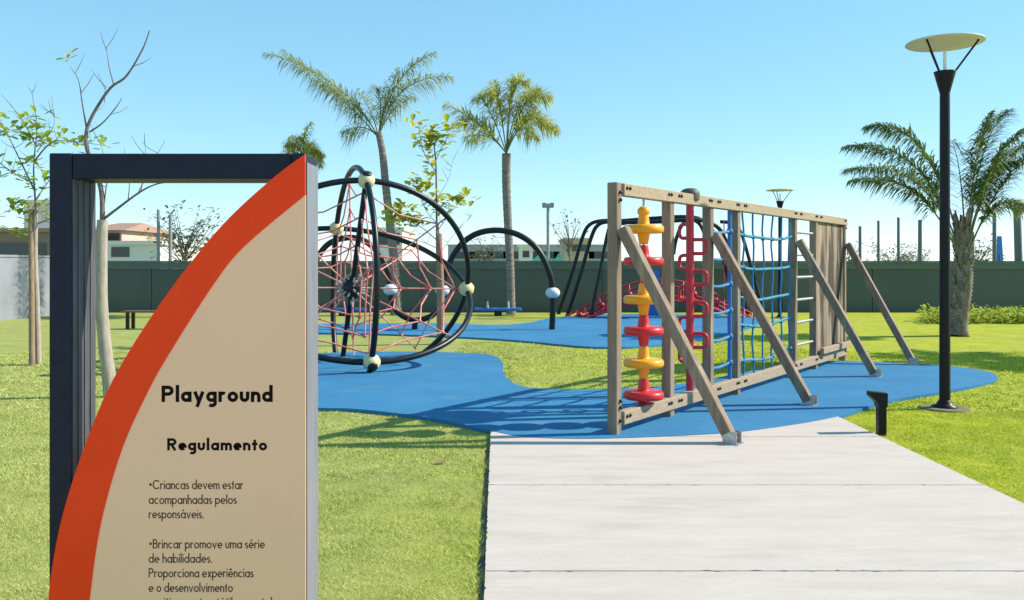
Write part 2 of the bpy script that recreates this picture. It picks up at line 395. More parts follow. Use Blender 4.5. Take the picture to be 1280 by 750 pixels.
# inner face of the left post: bare ribbed aluminium
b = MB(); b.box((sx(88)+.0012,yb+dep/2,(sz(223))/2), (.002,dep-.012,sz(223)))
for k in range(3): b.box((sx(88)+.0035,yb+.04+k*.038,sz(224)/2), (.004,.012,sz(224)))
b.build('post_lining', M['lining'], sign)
b = MB(); b.beam((sx(372.5),yb+dep/2,-.02),(sx(372.5),yb+dep/2,top), 18*K, dep, (1,0,0), .0025); b.build('frame_post', M['signdark'], sign)
b = MB(); b.box((sx(382)+.0012,yb+dep/2,top/2-.012), (.0024,dep-.008,top-.03)); b.build('side_plate', M['signside'], sign)
b = MB(); b.beam((sx(88)+.001,yb+dep/2,(top+sz(223))/2-.0005),(sx(363.2),yb+dep/2,(top+sz(223))/2-.0005), dep-.004, top-sz(223)-.001, (0,1,0), .0025)
b.build('top_rail', M['signdark'], sign)
outer = [(381.5,192.5),(336.6,226.7),(276.6,283),(214.7,360),(160,442),(124.8,510),(93.8,593),(75,659),(64,721),(60.5,755),(58,800),(57,860),(57,1000)]
inner = [(381.5,244),(307.6,306),(269,352.5),(211.6,442),(182.7,494),(151.7,564),(126,655),(112.5,746),(108,800),(107,860),(107,1000)]
so = [(p.x,p.y) for p in spline([(x,y,0) for x,y in outer],6)]; si = [(p.x,p.y) for p in spline([(x,y,0) for x,y in inner],6)]
b = MB(); poly = [(sx(x),sz(y)) for x,y in so]+[(sx(x),sz(y)) for x,y in reversed(si)]
# band as quads so the concave outline stays clean
def strip(b, A, B, y0, y1, n=90):
    def res(pl):
        d = [0]
        for (x0,z0),(x1,z1) in zip(pl[:-1],pl[1:]): d.append(d[-1]+math.hypot(x1-x0,z1-z0))
        t = np.linspace(0,d[-1],n); return np.interp(t,d,[p[0] for p in pl]), np.interp(t,d,[p[1] for p in pl])
    ax, az = res(A); bx, bz = res(B); vs = []
    for i in range(n): vs += [(ax[i],y0,az[i]),(bx[i],y0,bz[i]),(ax[i],y1,az[i]),(bx[i],y1,bz[i])]
    fs = []
    for i in range(n-1):
        o = i*4; p = o+4
        fs += [(o,p,p+1,o+1),(o+2,o+3,p+3,p+2),(o,o+2,p+2,p),(o+1,p+1,p+3,o+3)]
    fs += [(0,1,3,2),(n*4-4,n*4-2,n*4-1,n*4-3)]
    b.add(vs, fs)
A = [(sx(x),sz(y)) for x,y in so]; B = [(sx(x),sz(y)) for x,y in si]
b = MB(); strip(b, A, B, SY-.0025, SY+.0055); b.build('orange_band', M['orange'], sign)
Rg = [(sx(382),z) for x,z in B]
b = MB(); strip(b, B, Rg, SY, SY+.005); panel = b.build('beige_panel', M['beige'], sign)

# lettering: a geometric stroke alphabet
XH = .64
def arc(cx,cy,rx,ry,a0,a1,n=18): return [(cx+rx*math.cos(R(a0+(a1-a0)*i/n)), cy+ry*math.sin(R(a0+(a1-a0)*i/n))) for i in range(n+1)]
def glyph(ch, h):
    t = XH-h; r = (t-h)/2; cy = (t+h)/2; cx = h+r; rt = h+2*r
    el = arc(cx,cy,r,r,0,360,28); S = []; adv = 2*r+2*h
    acc = None
    if ch in 'áêé': acc, ch = ch, {'á':'a','ê':'e','é':'e'}[ch]
    q = .20 if h < .06 else .185
    if ch == 'o': S = [el]
    elif ch == 'a': S = [el, [(rt,0),(rt,XH)]]
    elif ch == 'd': S = [el, [(rt,0),(rt,1.04)]]
    elif ch == 'b': S = [el, [(h,0),(h,1.04)]]
    elif ch == 'p': S = [el, [(h,-.32),(h,XH)]]
    elif ch == 'g': S = [el, [(rt,XH),(rt,-.08)]+arc(cx+.02,-.08,rt-cx-.02,.24-h,0,-140)]
    elif ch == 'c': S = [arc(cx,cy,r,r,48,312,24)]; adv -= .06
    elif ch == 'e': S = [[(h,cy),(rt,cy)]+arc(cx,cy,r,r,0,312,28)]
    elif ch in 'nh': S = [[(h,0),(h,XH if ch=='n' else 1.04)], arc(h+q,t-q,q,q,180,0,14)+[(h+2*q,0)]]; adv = 2*q+2*h
    elif ch == 'm': S = [[(h,0),(h,XH)], arc(h+q*.9,t-q*.9,q*.9,q*.9,180,0,14)+[(h+1.8*q,0)], arc(h+2.7*q,t-q*.9,q*.9,q*.9,180,0,14)+[(h+3.6*q,0)]]; adv = 3.6*q+2*h
    elif ch == 'r': S = [[(h,0),(h,XH)], arc(h+q,t-q,q,q,180,55,12)]; adv = q*1.35+2*h
    elif ch == 'u': S = [[(h,XH)]+arc(h+q,h+q,q,q,180,360,14)+[(h+2*q,XH)]]; adv = 2*q+2*h
    elif ch == 'l': S = [[(h+.015,0),(h+.015,1.04)]]; adv = 2*h+.03
    elif ch == 'i': S = [[(h,0),(h,XH)], [(h,.80),(h,.80+2.3*h)]]; S = [[(x+.015,y) for x,y in k] for k in S]; adv = 2*h+.03
    elif ch == 't': S = [[(.11+h,0),(.11+h,.88)], [(0,t),(.22+2*h,t)]]; adv = .22+2*h
    elif ch == 'v': S = [[(h,XH),(.24+h,h*.6),(.48+h,XH)]]; adv = .48+2*h
    elif ch == 'y': S = [[(h,XH),(.24+h,.03)],[(.48+h,XH),(.13+h,-.30)]]; adv = .48+2*h
    elif ch == 'x': S = [[(h,0),(.40+h,XH)],[(h,XH),(.40+h,0)]]; adv = .40+2*h
    elif ch == 's':
        a = (t-h)/4; c0 = h+a*1.15
        S = [arc(c0,t-a,a*1.15,a,35,260,14)+arc(c0,h+a,a*1.15,a,80,-145,14)]; adv = 2.3*a+2*h
    elif ch == 'P': S = [[(h,0),(h,1)], [(h,1-h)]+arc(.27+h,.72-h*.3,.24,.28-h*.7,90,-90,16)+[(h,.44+h*.4)]]; adv = .53+2*h
    elif ch == 'R': S = [[(h,0),(h,1)], [(h,1-h)]+arc(.27+h,.73-h*.3,.24,.27-h*.7,90,-90,16)+[(h,.46+h*.4)], [(.24+h,.46),(.52+h,0)]]; adv = .54+2*h
    elif ch == 'B': S = [[(h,0),(h,1)], [(h,1-h)]+arc(.24+h,.765-h*.5,.2,.235-h*.5,90,-90,14)+[(h,.53)], [(h,.53)]+arc(.26+h,.265+h*.5,.24,.265-h*.5,90,-90,14)+[(h,h)]]; adv = .5+2*h
    elif ch == 'C': S = [arc(h+.46,.5,.46,.5-h,42,318,28)]; adv = .82+2*h
    elif ch == '.': S = [[(h,0),(h,2.3*h)]]; adv = 2*h
    elif ch == ',': S = [[(h,2*h),(h*.6,-.1)]]; adv = 2*h
    elif ch == '•': S = [arc(.13,.5,.04,.04,0,360,10), arc(.13,.5,.10,.09,0,360,12)]; adv = .34
    elif ch == ' ': adv = .22
    if acc in ('á','é'): S.append([(cx-.05,.78),(cx+.08,.96)])
    if acc == 'ê': S.append([(cx-.15,.78),(cx,.92),(cx+.15,.78)])
    return S, adv
def write(b, text, x0, x1, base, cap, weight, track=.09):
    """text between pixel columns x0..x1 of the sign face on baseline row base"""
    h = weight/cap/2; x = 0; strokes = []
    for ch in text:
        S, adv = glyph(ch, h)
        for s in S: strokes.append([(px+x, py) for px, py in s])
        x += adv+track
    x -= track; kx = (x1-x0)/x
    hw = weight*K/2
    for i, s in enumerate(strokes):
        pts = [Vector((sx(x0+px*kx), sz(base)+py*cap*K)) for px, py in s]
        pts = [p for j, p in enumerate(pts) if j == 0 or (p-pts[j-1]).length > 1e-6]
        cl = (pts[0]-pts[-1]).length < 1e-6
        if cl: pts = pts[:-1]
        n = len(pts); y = SY-.0006-.00002*(i % 7); vs = []
        for j in range(n):
            a = pts[j-1] if (j or cl) else None; c = pts[(j+1) % n] if (j < n-1 or cl) else None
            d1 = (pts[j]-a).normalized() if a is not None else None; d2 = (c-pts[j]).normalized() if c is not None else None
            if d1 is None: d1 = d2
            if d2 is None: d2 = d1
            n1 = Vector((-d1.y,d1.x)); n2 = Vector((-d2.y,d2.x)); mm = n1+n2
            mm = mm.normalized() if mm.length > 1e-6 else n1
            l = hw/max(.45, mm.dot(n1))
            p = pts[j]; vs += [(p.x+mm.x*l,y,p.y+mm.y*l),(p.x-mm.x*l,y,p.y-mm.y*l)]
        b.add(vs, [(2*j,2*((j+1)%n),2*((j+1)%n)+1,2*j+1) for j in range(n if cl else n-1)])
b = MB(); write(b,'Playground',202,341,502.5,20.5,4.3,.085); b.build('title_lettering', M['ink'], sign)
b = MB(); write(b,'Regulamento',209,334,563,15.2,3.2,.10); b.build('heading_lettering', M['ink'], sign)
b = MB()
for tx,x0,x1,y in (('•Criancas devem estar',187,304,611.5),('acompanhadas pelos',186,296,630),('responsáveis.',186,254.5,648),
                   ('•Brincar promove uma série',187,331,685.5),('de habilidades.',186,265,703.5),('Proporciona experiências',186,317,721.7),
                   ('e o desenvolvimento',186,291,740),('positivo, motor, tátil e mental',186,340,758.3)):
    if tx.startswith('•B'): b.build('body_lettering', M['inkthin'], sign); b = MB()
    write(b, tx, x0, x1, y, 11.6, 1.35, .10)
b.build('body_lettering', M['inkthin'], sign)

# ------------------------------------------------------------------ timber climbing frame
P0 = gnd(768,547); P6 = gnd(1053,452); d = (P6-P0); LEN = d.length; d.normalize(); q = Vector((d.y,-d.x,0)); UP = Vector((0,0,1))
def fr(s, o=0, z=0): return P0+d*s+q*o+UP*z
def s_of(px):                                   # where along the frame a picture column falls
    k = (px-640)/F; return (k*P0.y-P0.x)/(d.x-k*d.y)
S = [0]+[s_of(x) for x in (835,885,919,991,1017)]+[LEN]
frame = thing('climbing_frame', P0, 'long weathered timber climbing frame with spinner, rope net and angled braces', 'climbing frame')
H = 2.35; posts = []
for i, s in enumerate(S):
    b = MB(); w = .10
    b.beam(fr(s,0,.02), fr(s,0,H if i in (0,6) else H-.02), w, .098, q, .006); posts.append(b.build('post', M['wood'], frame))
def bolt(parent, s, o, z):
    b = MB(); b.lathe([(.017,-.004),(.017,.008),(.011,.014),(.003,.016)], fr(s,o,z), q, 10); b.build('bolt', M['bolt'], parent)
b = MB(); b.beam(fr(.06,.03,H-.062), fr(LEN+.04,.03,H-.062), .085, .115, q, .006); tb = b.build('top_beam', M['woodbeam'], frame)
b = MB(); b.beam(fr(.06,.03,.175), fr(LEN+.04,.03,.175), .085, .125, q, .006); bb = b.build('bottom_beam', M['woodbeam'], frame)
for beam, z in ((tb,H-.055),(bb,.18)):
    for i, s_ in enumerate(S):
        if i:
            for k in (-.13,-.07): bolt(beam, s_+k, .073, z+.01)
        if i < 6:
            for k in (.11,.17): bolt(beam, s_+k, .073, z+.01)
for i in (0,6):
    for z in (H-.09,H-.16,.28,.34,.16): bolt(posts[i], S[i]+.01, .06, z)
feet = [(915,559),(1012,510),(1094,474),(1142,459)]
for pi, (fx,fy) in zip((0,2,4,6), feet):
    G = gnd(fx,fy); G.z = .036
    tpt = fr(S[pi], .085, 1.93)
    b = MB(); b.beam(tpt, G+UP*.02, .10, .10, d, .006); br = b.build('brace', M['wood'], frame)
    b = MB(); dr = (G-tpt).normalized()
    b.box(G+UP*-.001, (.17,.17,.012), (d,q,UP)); 
    for sg in (-1,1): b.box(G+d*sg*.055+UP*.055, (.006,.13,.11), (d,q,UP))
    b.build('foot_shoe', M['shoe'], br)
# spinner column
ss = s_of(804.5); C0 = fr(ss)
k = F/C0.y
spin = MB(); spin.tube([C0+UP*.2, C0+UP*(H-.1)], .011, 8); spin = spin.build('spinner_column', M['shoe'], frame)
prof = [(.042,-.152),(.045,-.14),(.052,-.10),(.060,-.055),(.066,-.043),(.172,-.044),(.190,-.036),(.197,-.012),(.195,.014),(.182,.033),(.172,.036),(.066,.038),(.058,.05),(.052,.10),(.046,.14),(.042,.152)]
for i, py in enumerate((286,326,374,413,453,493)):
    z = CH+(HOR-py)/k
    b = MB(); b.lathe(prof, C0+UP*z, n=36)
    if i == 0: b.lathe([(.05,.14),(.062,.15),(.06,.19),(.035,.215),(.005,.22)], C0+UP*z)
    dd = b.build('spinner_disc', M['yellow' if i%2==0 else 'red'], spin); tag(dd, ('yellow' if i%2==0 else 'red')+' spinner disc')
# red pole with alternating loop handles
sr = s_of(862.5); Cr = fr(sr); kr = F/Cr.y
rp = MB(); rp.tube([Cr+UP*.1, Cr+UP*(H-.02)], .043, 14); rp = rp.build('loop_pole', M['redpaint'], frame)
b = MB(); b.lathe([(.10,-.06),(.105,.0),(.10,.03),(.075,.055),(.04,.066),(.004,.068)], Cr+UP*(H+.0), n=20); b.build('pole_cap', M['greycap'], rp)
zt = 2.03
for i in range(9):
    sg = -1 if i % 2 == 0 else 1; w_, h_ = (.15 if sg < 0 else .18), .15; a = Cr+UP*zt
    dv = (q*sg*.95+d*.30).normalized()
    pts = [a, a+dv*(w_-.06)] ; c1 = .05
    pts += [a+dv*(w_-.05+c1*math.sin(R(t)))+UP*(-c1+c1*math.cos(R(t))) for t in (22,45,67,90)]
    pts += [a+dv*(w_-.05+c1*math.cos(R(t)))+UP*(-h_+c1-c1*math.sin(R(t))) for t in (0,22,45,67,90)]
    pts += [a+UP*-h_]
    b = MB(); b.tube(pts, .019, 8); b.build('loop_handle', M['redpaint'], rp); zt -= .168
# blue rung ladder
sb = s_of(912)
bp = MB(); bp.tube([fr(sb,0,.22), fr(sb,0,H-.12)], .026, 10); bp = bp.build('rung_pole', M['bluepaint'], frame)
for i in range(6):
    z = .42+i*.31
    b = MB(); b.tube(spline([fr(S[2]+.05,0,z), fr((S[2]+sb)/2,.0,z-.012), fr(sb,0,z+.015)],6), .019, 8); b.ball(fr(sb,0,z+.015), .042, 10)
    b.build('rung', M['ropeblue'], bp)
# rope net
net = MB(); s0, s1 = S[3]+.06, S[4]-.06
hz = [.43,.86,1.20,1.58,1.98]; vx = np.linspace(s0+.2, s1-.1, 6)
for i, s in enumerate(vx): net.tube([fr(s+.01*math.sin(i*3+j),.012*math.sin(j*1.7+i),.22+j*(H-.34)/10) for j in range(11)], .0125, 6)
net = net.build('rope_net', M['ropeblue'], frame)
b = MB()
for i, z in enumerate(hz):
    b.tube([fr(s0+(s1-s0)*t,0,z-.055*math.sin(math.pi*t)+.01*math.sin(9*t+i)) for t in np.linspace(0,1,15)], .019, 7)
    for s in vx:
        t = (s-s0)/(s1-s0); b.ball(fr(s,0,z-.055*math.sin(math.pi*t)), .03, 8)
b.build('cross_ropes', M['ropeteal'], net)
# steel ladder and plank wall
lad = MB(); lad.tube([fr(S[4]+.12,0,.23), fr(S[4]+.12,0,H-.12)], .022, 8); lad = lad.build('ladder_rail', M['shoe'], frame)
for i in range(6):
    b = MB(); b.tube([fr(S[4]+.10,0,.45+i*.32), fr(S[5]-.03,0,.45+i*.32)], .02, 8); b.build('rung', M['shoe'], lad)
b = MB(); n = 9; s0, s1 = S[5]+.065, S[6]-.065; w = (s1-s0)/n
for i in range(n):
    b.box(fr(s0+w*(i+.5), .012+.004*math.sin(i*5), 1.235), (w-.006, .03, 1.98), (d,q,UP))
b.build('plank_wall', M['plank'], frame)
b = MB(); b.beam(fr(S[5]+.06,.105,.30), fr(LEN+.02,.105,.30), .06, .09, q, .005); b.build('kick_board', M['woodbeam'], frame)

# ------------------------------------------------------------------ ring climber with rope web
YC = 14.2; C = at(440,360,YC); RR = 150*YC/F
fv = Vector((.29,-.80,-.53)).normalized(); rv = Vector((.948,.333,-.03)); rv = (rv-fv*rv.dot(fv)).normalized(); tv = fv.cross(rv)
if tv.z < 0: tv = -tv
ring = thing('ring_climber', (C.x,C.y,0), 'black three hoop climber with cream balls and red rope web', 'climber')
def circ(u, v, a): return C+(u*math.cos(a)+v*math.sin(a))*RR
for u, v in ((rv,tv),(rv,fv),(fv,tv)):
    N_ = 96; run = []; runs = []
    off = next((i for i in range(N_) if circ(u,v,2*math.pi*i/N_).z < -.02), None)
    pts = [circ(u,v,2*math.pi*(i+(off or 0))/N_) for i in range(N_)]
    b = MB()
    if off is None: b.tube(pts, .046, 12, closed=True)
    else:
        for p in pts+[pts[0]]:
            if p.z > -.12: run.append(p)
            else:
                if len(run) > 2: runs.append(run)
                run = []
        if len(run) > 2: runs.append(run)
        for r_ in runs: b.tube(r_, .046, 12)
    b.build('hoop', M['black'], ring)
b = MB(); t_ = -C.z/tv.z; b.tube([C+tv*RR, C+tv*t_], .044, 12); b.build('mast', M['black'], ring)
for vv in (tv,fv,rv,-fv,-rv):
    b = MB(); p = C+vv*RR; b.ball(p, .135, 18, (1,1,.92))
    bo = b.build('joint_ball', M['cream'], ring)
    b = MB(); b.lathe([(.075,.10),(.07,.132),(.02,.14)], p, vv, 14); b.build('ball_cap', M['black'], bo)
b = MB(); b.ball(C, .165, 16, (1,1,1.25)); hub = b.build('hub', M['black'], ring)
b = MB(); rp_ = MB()
dirs = []
for u, v in ((rv,tv),(rv,fv),(fv,tv)):
    for k_ in range(16):
        if k_ % 4 == 0 and (u, v) != (rv, tv): continue
        a = 2*math.pi*k_/16; p = circ(u,v,a); dd = (p-C).normalized()
        if p.z < .12: p = C+dd*(RR*max(.3,(C.z-.15)/max(.01,C.z-p.z)))
        dirs.append(dd)
        if k_ % 2 == 0: rp_.tube([C+dd*.15, p], .0125, 6)
        b.tube([C+dd*.15, C+dd*.27], .018, 6)
b.build('rope_ferrules', M['rope_pale'], hub)
for u, v in ((rv,tv),(rv,fv),(fv,tv)):
    for f_ in (.42,.68,.90):
        pts = []
        for k_ in range(8):
            a = 2*math.pi*k_/8; p = C+(circ(u,v,a)-C)*f_
            pts.append(p)
        for i in range(8):
            p, r2 = pts[i], pts[(i+1)%8]
            if p.z < .1 or r2.z < .1: continue
            m_ = (p+r2)/2+(C-(p+r2)/2)*.06-UP*.02
            rp_.tube([p, m_, r2], .0125, 6); rp_.ball(p, .026, 8)
rp_.build('rope_web', M['rope_red'], ring)

# ------------------------------------------------------------------ wavy arch climber
YS = 21.0
wave = thing('wave_climber', gnd(690,413), 'wavy black tube arch with white ball collars beyond ring climber', 'climber')
wp = [(690,413.8),(691,385),(691,366),(687,342),(673,313),(651,295),(625,288),(599,291),(579,303),(565,322),(556,345),(553,363),(550,381),(539,395),(520,400),
      (502,394),(491,380),(488,362),(485,340),(474,318),(457,302),(436,297),(412,304),(397,322),(390,345),(388,366),(388,413.8)]
b = MB(); b.tube(spline([at(x,y,YS+(.15 if 540>x>470 else 0)) for x,y in wp],6), .072, 12); b.build('arch_tube', M['black'], wave)
b = MB(); b.tube([at(519,399,YS+.1), at(518,414,YS+.1)], .07, 12); b.build('support_leg', M['black'], wave)
for x,y in ((691,366),(553,363),(488,362),(388,366)):
    b = MB(); b.ball(at(x,y,YS+(.1 if x==488 else 0)), .175, 18, (1,1,.78)); b.build('ball_collar', M['palewhite'], wave)

# ------------------------------------------------------------------ arched net climber at the back
YA = 26.0
ac = thing('arched_net_climber', gnd(737,404), 'tall black arched tubes with low red net behind timber frame', 'climber')
def tubepx(pts, r, k=6): 
    b = MB(); b.tube(spline([at(x,y,Y) for x,y,Y in pts],k), r, 10); return b
for dx, dy, Y0 in ((0,0,28.0),(11,2,26.6)):
    tubepx([(697+dx,396+dy,Y0),(714+dx,345,Y0-.1),(728+dx,297,Y0-.2),(737+dx,281,Y0-.3),(752+dx,276+dy*.5,Y0-.5),(775+dx,276+dy,Y0-.8),(815+dx,273+dy*2,Y0-1),
            (858+dx,271+dy*2,Y0-1),(882+dx,277+dy*2,Y0-.8),(896+dx,300,Y0-.5),(910+dx,345,Y0-.2),(925+dx,398,Y0)], .06).build('arch_tube', M['black'], ac)
for pts in ([(737,404,25.6),(748,350,26),(760,290,26.4),(766,282,26.6),(782,279,26.8)],[(957,402,25.6),(942,345,26),(927,292,26.3),(918,280,26.5),(900,277,26.6)],
            [(842,318,26),(845,300,26),(852,282,26),(862,274,26.2)],[(884,318,26),(882,298,26),(876,282,26),(868,275,26.2)]):
    tubepx(pts, .055).build('leg' if len(pts)==5 else 'hanger', M['black'], ac)
b = MB()
A_ = [at(x,y,26.4) for x,y in ((706,396),(730,384),(760,366),(800,352),(840,350),(880,360),(905,374),(940,392))]
B_ = [at(x,y,25.4) for x,y in ((716,402),(738,396),(765,388),(800,378),(840,376),(880,382),(905,391),(935,402))]
A_ = spline(A_,3); B_ = spline(B_,3)
for f_ in np.linspace(0,1,6): b.tube([p.lerp(r_,f_)-UP*.12*math.sin(math.pi*f_) for p, r_ in zip(A_,B_)], .03, 6)
for i in range(len(A_)): b.tube([A_[i].lerp(B_[i],f_)-UP*.12*math.sin(math.pi*f_) for f_ in np.linspace(0,1,6)], .028, 6)
for x in (760,800,840,880,905): b.tube([at(x,276,26.3), at(x,362,26.2)], .018, 6)
for i in range(2,len(A_)-2,3): b.ball((A_[i]+B_[i])/2, .09, 8)
b.build('red_net', M['redpaint'], ac)
b = MB(); b.box(at(815,366,25.8), (.42,.1,1.35)); b.build('play_panel', M['bluepaint'], ac)

# balance boards
for (x0,x1,lab) in ((593,652,'low blue balance board with handle posts near the second palm'),(398,458,'low blue balance board peeking out beside the sign edge')):
    Yb = 27.2; c = at((x0+x1)/2,390,Yb); c.z = 0
    t = thing('balance_board', c, lab, 'balance board', 'blue balance boards by the green wall')
    L_ = (x1-x0)/F*Yb
    b = MB(); b.beam(c+Vector((-L_/2,0,.20)), c+Vector((L_/2,0,.20)), .42, .09, (0,1,0), .02); b.build('board', M['bluepaint'], t)
    for sg in (-.22,.22):
        b = MB(); b.tube([c+Vector((L_*sg,0,.24)), c+Vector((L_*sg,0,.42))], .03, 8); b.tube([c+Vector((L_*sg,-.12,.42)), c+Vector((L_*sg,.12,.42))], .028, 8); b.build('handle', M['palewhite'], t)
    b = MB(); b.lathe([(.12,0),(.12,.16)], c+UP*.0, n=12); b.build('spring_base', M['black'], t)

# ------------------------------------------------------------------ lamps, bollard, bench
def lamp(base, hgt, label, dia=.81):
    t = thing('lamp_post', base, label, 'street lamp', 'black lamp posts with flat round shades')
    zc = hgt-.345
    b = MB(); b.lathe([(.27,-.02),(.27,.012),(.24,.02)], base, n=28); b.build('footing', M['soil'], t)
    b = MB(); b.lathe([(.135,.018),(.135,.035),(.09,.05),(.078,.075),(.06,.10)], base, n=20); b.build('base_flange', M['lampblack'], t)
    b = MB(); b.tube([base+UP*.06, base+UP*(zc-.2)], [.057,.052], 16); b.build('pole', M['lampblack'], t)
    b = MB(); b.lathe([(.055,-.23),(.06,-.21),(.112,-.012),(.115,0),(.02,.004)], base+UP*zc, n=24); b.build('lamp_head', M['lampblack'], t)
    b = MB(); b.lathe([(.018,0),(.018,.2),(.008,.24)], base+UP*zc, n=12); b.build('lamp_tube', M['glass'], t)
    for a in (90,212,328):
        v = Vector((math.cos(R(a)),math.sin(R(a)),0)); b = MB(); b.tube([base+v*.1+UP*(zc-.01), base+v*.335+UP*(hgt-.03)], .011, 6); b.build('support_arm', M['lampblack'], t)
    b = MB(); r = dia/2
    b.lathe([(.01,-.012),(r*.6,-.022),(r-.01,-.036),(r,-.03),(r*.985,-.018),(r*.6,.008),(.01,.02)], base+UP*hgt, n=40); b.build('lamp_shade', M['lampdisc'], t)
    return t
lamp(LAMP, 4.07, 'tall black lamp post with round shade at right beside the path')
l2 = gnd(975,397.5); lamp(l2, 3.81, 'distant black lamp post seen through the climbing frame net')
Gb = gnd(1101.5,544.5)
bol = thing('bollard_light', Gb, 'short black bollard light on grass edge at right of path', 'bollard light')
b = MB(); b.beam(Gb-UP*.02, Gb+UP*.30, .075, .075, (1,0,0), .006); b.build('post', M['lampblack'], bol)
b = MB(); hp = [(.04,.27),(.042,.40),(-.115,.415),(-.118,.375),(-.05,.31),(-.04,.27)]
n = len(hp); y0, y1 = Gb.y-.05, Gb.y+.05
b.plate([(Gb.x+x,z) for x,z in hp], y0, y1); b.build('lamp_head', M['lampblack'], bol)
Gn = gnd(152,412)
bn = thing('park_bench', Gn, 'small dark wood bench standing by the green wall', 'bench')
b = MB()
for k_ in range(3): b.box((Gn.x+.85,Gn.y+.08+k_*.14,.43), (1.8,.12,.04))
b.build('seat', M['bench'], bn)
for x in (.12,1.58):
    for y in (.06,.38):
        b = MB(); b.box((Gn.x+x,Gn.y+y,.20), (.07,.07,.42)); b.build('leg', M['bolt'], bn)

# ------------------------------------------------------------------ palms
def frond(root, p0, p1, p2, leafL, m, dens=46, plume=.5, wid=.018, sag=(.25,.7), bare=.14):
    p0, p1, p2 = Vector(p0), Vector(p1), Vector(p2)
    pt = lambda t: p0*(1-t)**2+p1*2*t*(1-t)+p2*t*t
    b = MB(); b.tube([pt(t) for t in np.linspace(0,1,12)], [.022*(1-.75*t) for t in np.linspace(0,1,12)], 5)
    f = b.build('frond', M['rachis'], root)
    lb = MB(); Lt = (p1-p0).length+(p2-p1).length; n = int(dens*Lt)
    for i in range(n):
        t = bare+(1-bare)*(i+random.random()*.6)/n
        c = pt(t); tg = (pt(min(1,t+.01))-pt(t-.01)).normalized()
        sd_ = tg.cross(UP); sd_ = sd_.normalized() if sd_.length > .05 else Vector((1,0,0)); nr = sd_.cross(tg)
        for sg in (-1,1):
            el = random.uniform(-plume,plume)*1.2
            dr = (tg*random.uniform(.45,.9)+sd_*sg*math.cos(el)+nr*math.sin(el)).normalized()
            L_ = leafL*(math.sin(math.pi*(.12+.83*t))**.7)*random.uniform(.75,1.1)
            drop = random.uniform(*sag)*L_
            w = dr.cross(UP); w = (w.normalized() if w.length > .05 else sd_)*wid*random.uniform(.7,1.2)
            a = c+dr*L_*.45-UP*drop*.15; e = c+dr*L_*.92-UP*drop
            lb.add([c-w*.4,c+w*.4,a+w,a-w,e], [(0,1,2,3),(3,2,4)])
    lb.build('leaflets', m, f)
def palm(base, axis, r0, r1, label, fr_, m, bark='palmtrunk', leafL=.5, sag=(.25,.7), plume=.6, rings=True, wid=.018, bare=.14, dens=46):
    t = thing('palm_tree', base, label, 'palm tree', 'palm trees on the playground lawn')
    pts = spline(axis, 14); n = len(pts); rr = []
    for i in range(n):
        f = i/(n-1); r = r0+(r1-r0)*f+ (.35*r0*math.exp(-f*14))
        rr.append(r*(1+(.05 if i % 2 else -.03)*(1 if rings else 2.2)))
    b = MB(); b.tube(pts, rr, 14)
    if bark == 'palmold':                        # old leaf bases clothe the trunk, denser towards the crown
        for i in range(90):
            k = min(n-1, int(n*random.random()**.6)); a = random.uniform(0,6.28); v = Vector((math.cos(a),math.sin(a),0)); w = v.cross(UP); p = pts[k]+v*rr[k]*.8
            l = random.uniform(.12,.24); b.add([p-w*.06, p+w*.06, p+v*.075+UP*l+w*.025, p+v*.075+UP*l-w*.025, p+v*.02+UP*.1], [(0,1,2,3),(0,3,4),(1,4,2)])
        for i in range(12):
            a = i*2.4; v = Vector((math.cos(a),math.sin(a),0)); b.tube([pts[-1]+v*.08-UP*.12, pts[-1]+v*.14+UP*.12, pts[-1]+v*.22+UP*random.uniform(.25,.45)], [.06,.045,.02], 6)
    b.build('trunk', M[bark], t)
    for (a,c_,e) in fr_: frond(t, a, c_, e, leafL, m, plume=plume, wid=wid, sag=sag, bare=bare, dens=dens)
    return t
def px3(l, Y): return [at(x,y,Y+dy) for x,y,dy in l]
def ground_at(px, Y): return Vector(((px-640)/F*Y, Y, 0))
# palm 1: two long arching fronds
Y = 27.5; bs = ground_at(496,Y)
ax = [bs]+[at(x,y,Y) for x,y in ((494,340),(488,285),(482,230),(478,190),(473,165))]
cr = at(473,172,Y)
F1 = [(cr, at(432,92,Y-.3), at(330,66,Y-.6)), (cr, at(425,115,Y+.5), at(352,62,Y+.4)), (cr, at(492,90,Y-.2), at(566,96,Y-.5)), (cr, at(488,85,Y+.4), at(545,66,Y+.7)),
      (cr, at(466,135,Y-.5), at(445,112,Y-1)), (cr, at(480,110,Y), at(470,110,Y+.3)), (cr, at(488,125,Y+.6), at(520,122,Y+1.2)), (cr, at(455,150,Y), at(428,165,Y-.3)),
      (cr, at(478,128,Y), at(500,84,Y-.4)),(cr, at(452,128,Y), at(400,104,Y+.6))]
palm(bs, ax, .15, .10, 'slim palm with two long arching fronds behind ring climber', F1, M['frondd'], leafL=.85, plume=.7, wid=.015, bare=.2, dens=30)
# palm 2
Y = 28.0; bs = ground_at(639,Y); cr = at(633,192,Y)
ax = [bs]+[at(x,y,Y) for x,y in ((638,340),(635,280),(633,230),(633,192))]
F2 = []
for (cx,cy,ex,ey,dy) in ((600,150,556,130,0),(596,140,575,150,.6),(608,118,596,122,-.5),(622,100,610,118,.8),(634,90,660,102,-.6),(655,100,690,122,.2),(660,120,698,165,-.4),(652,125,684,150,.8),
                         (612,160,580,172,-.9),(640,110,640,100,0),(650,140,672,172,-1),(646,105,676,118,.8),(625,125,618,100,-.3)):
    F2.append((cr, at(cx,cy,Y+dy*.5), at(ex,ey,Y+dy)))
palm(bs, ax, .12, .14, 'straight trunked palm with full yellow green crown at centre', F2, M['frondy'], leafL=.8, plume=1.0, wid=.016, sag=(.05,.6), bare=.25, dens=36)
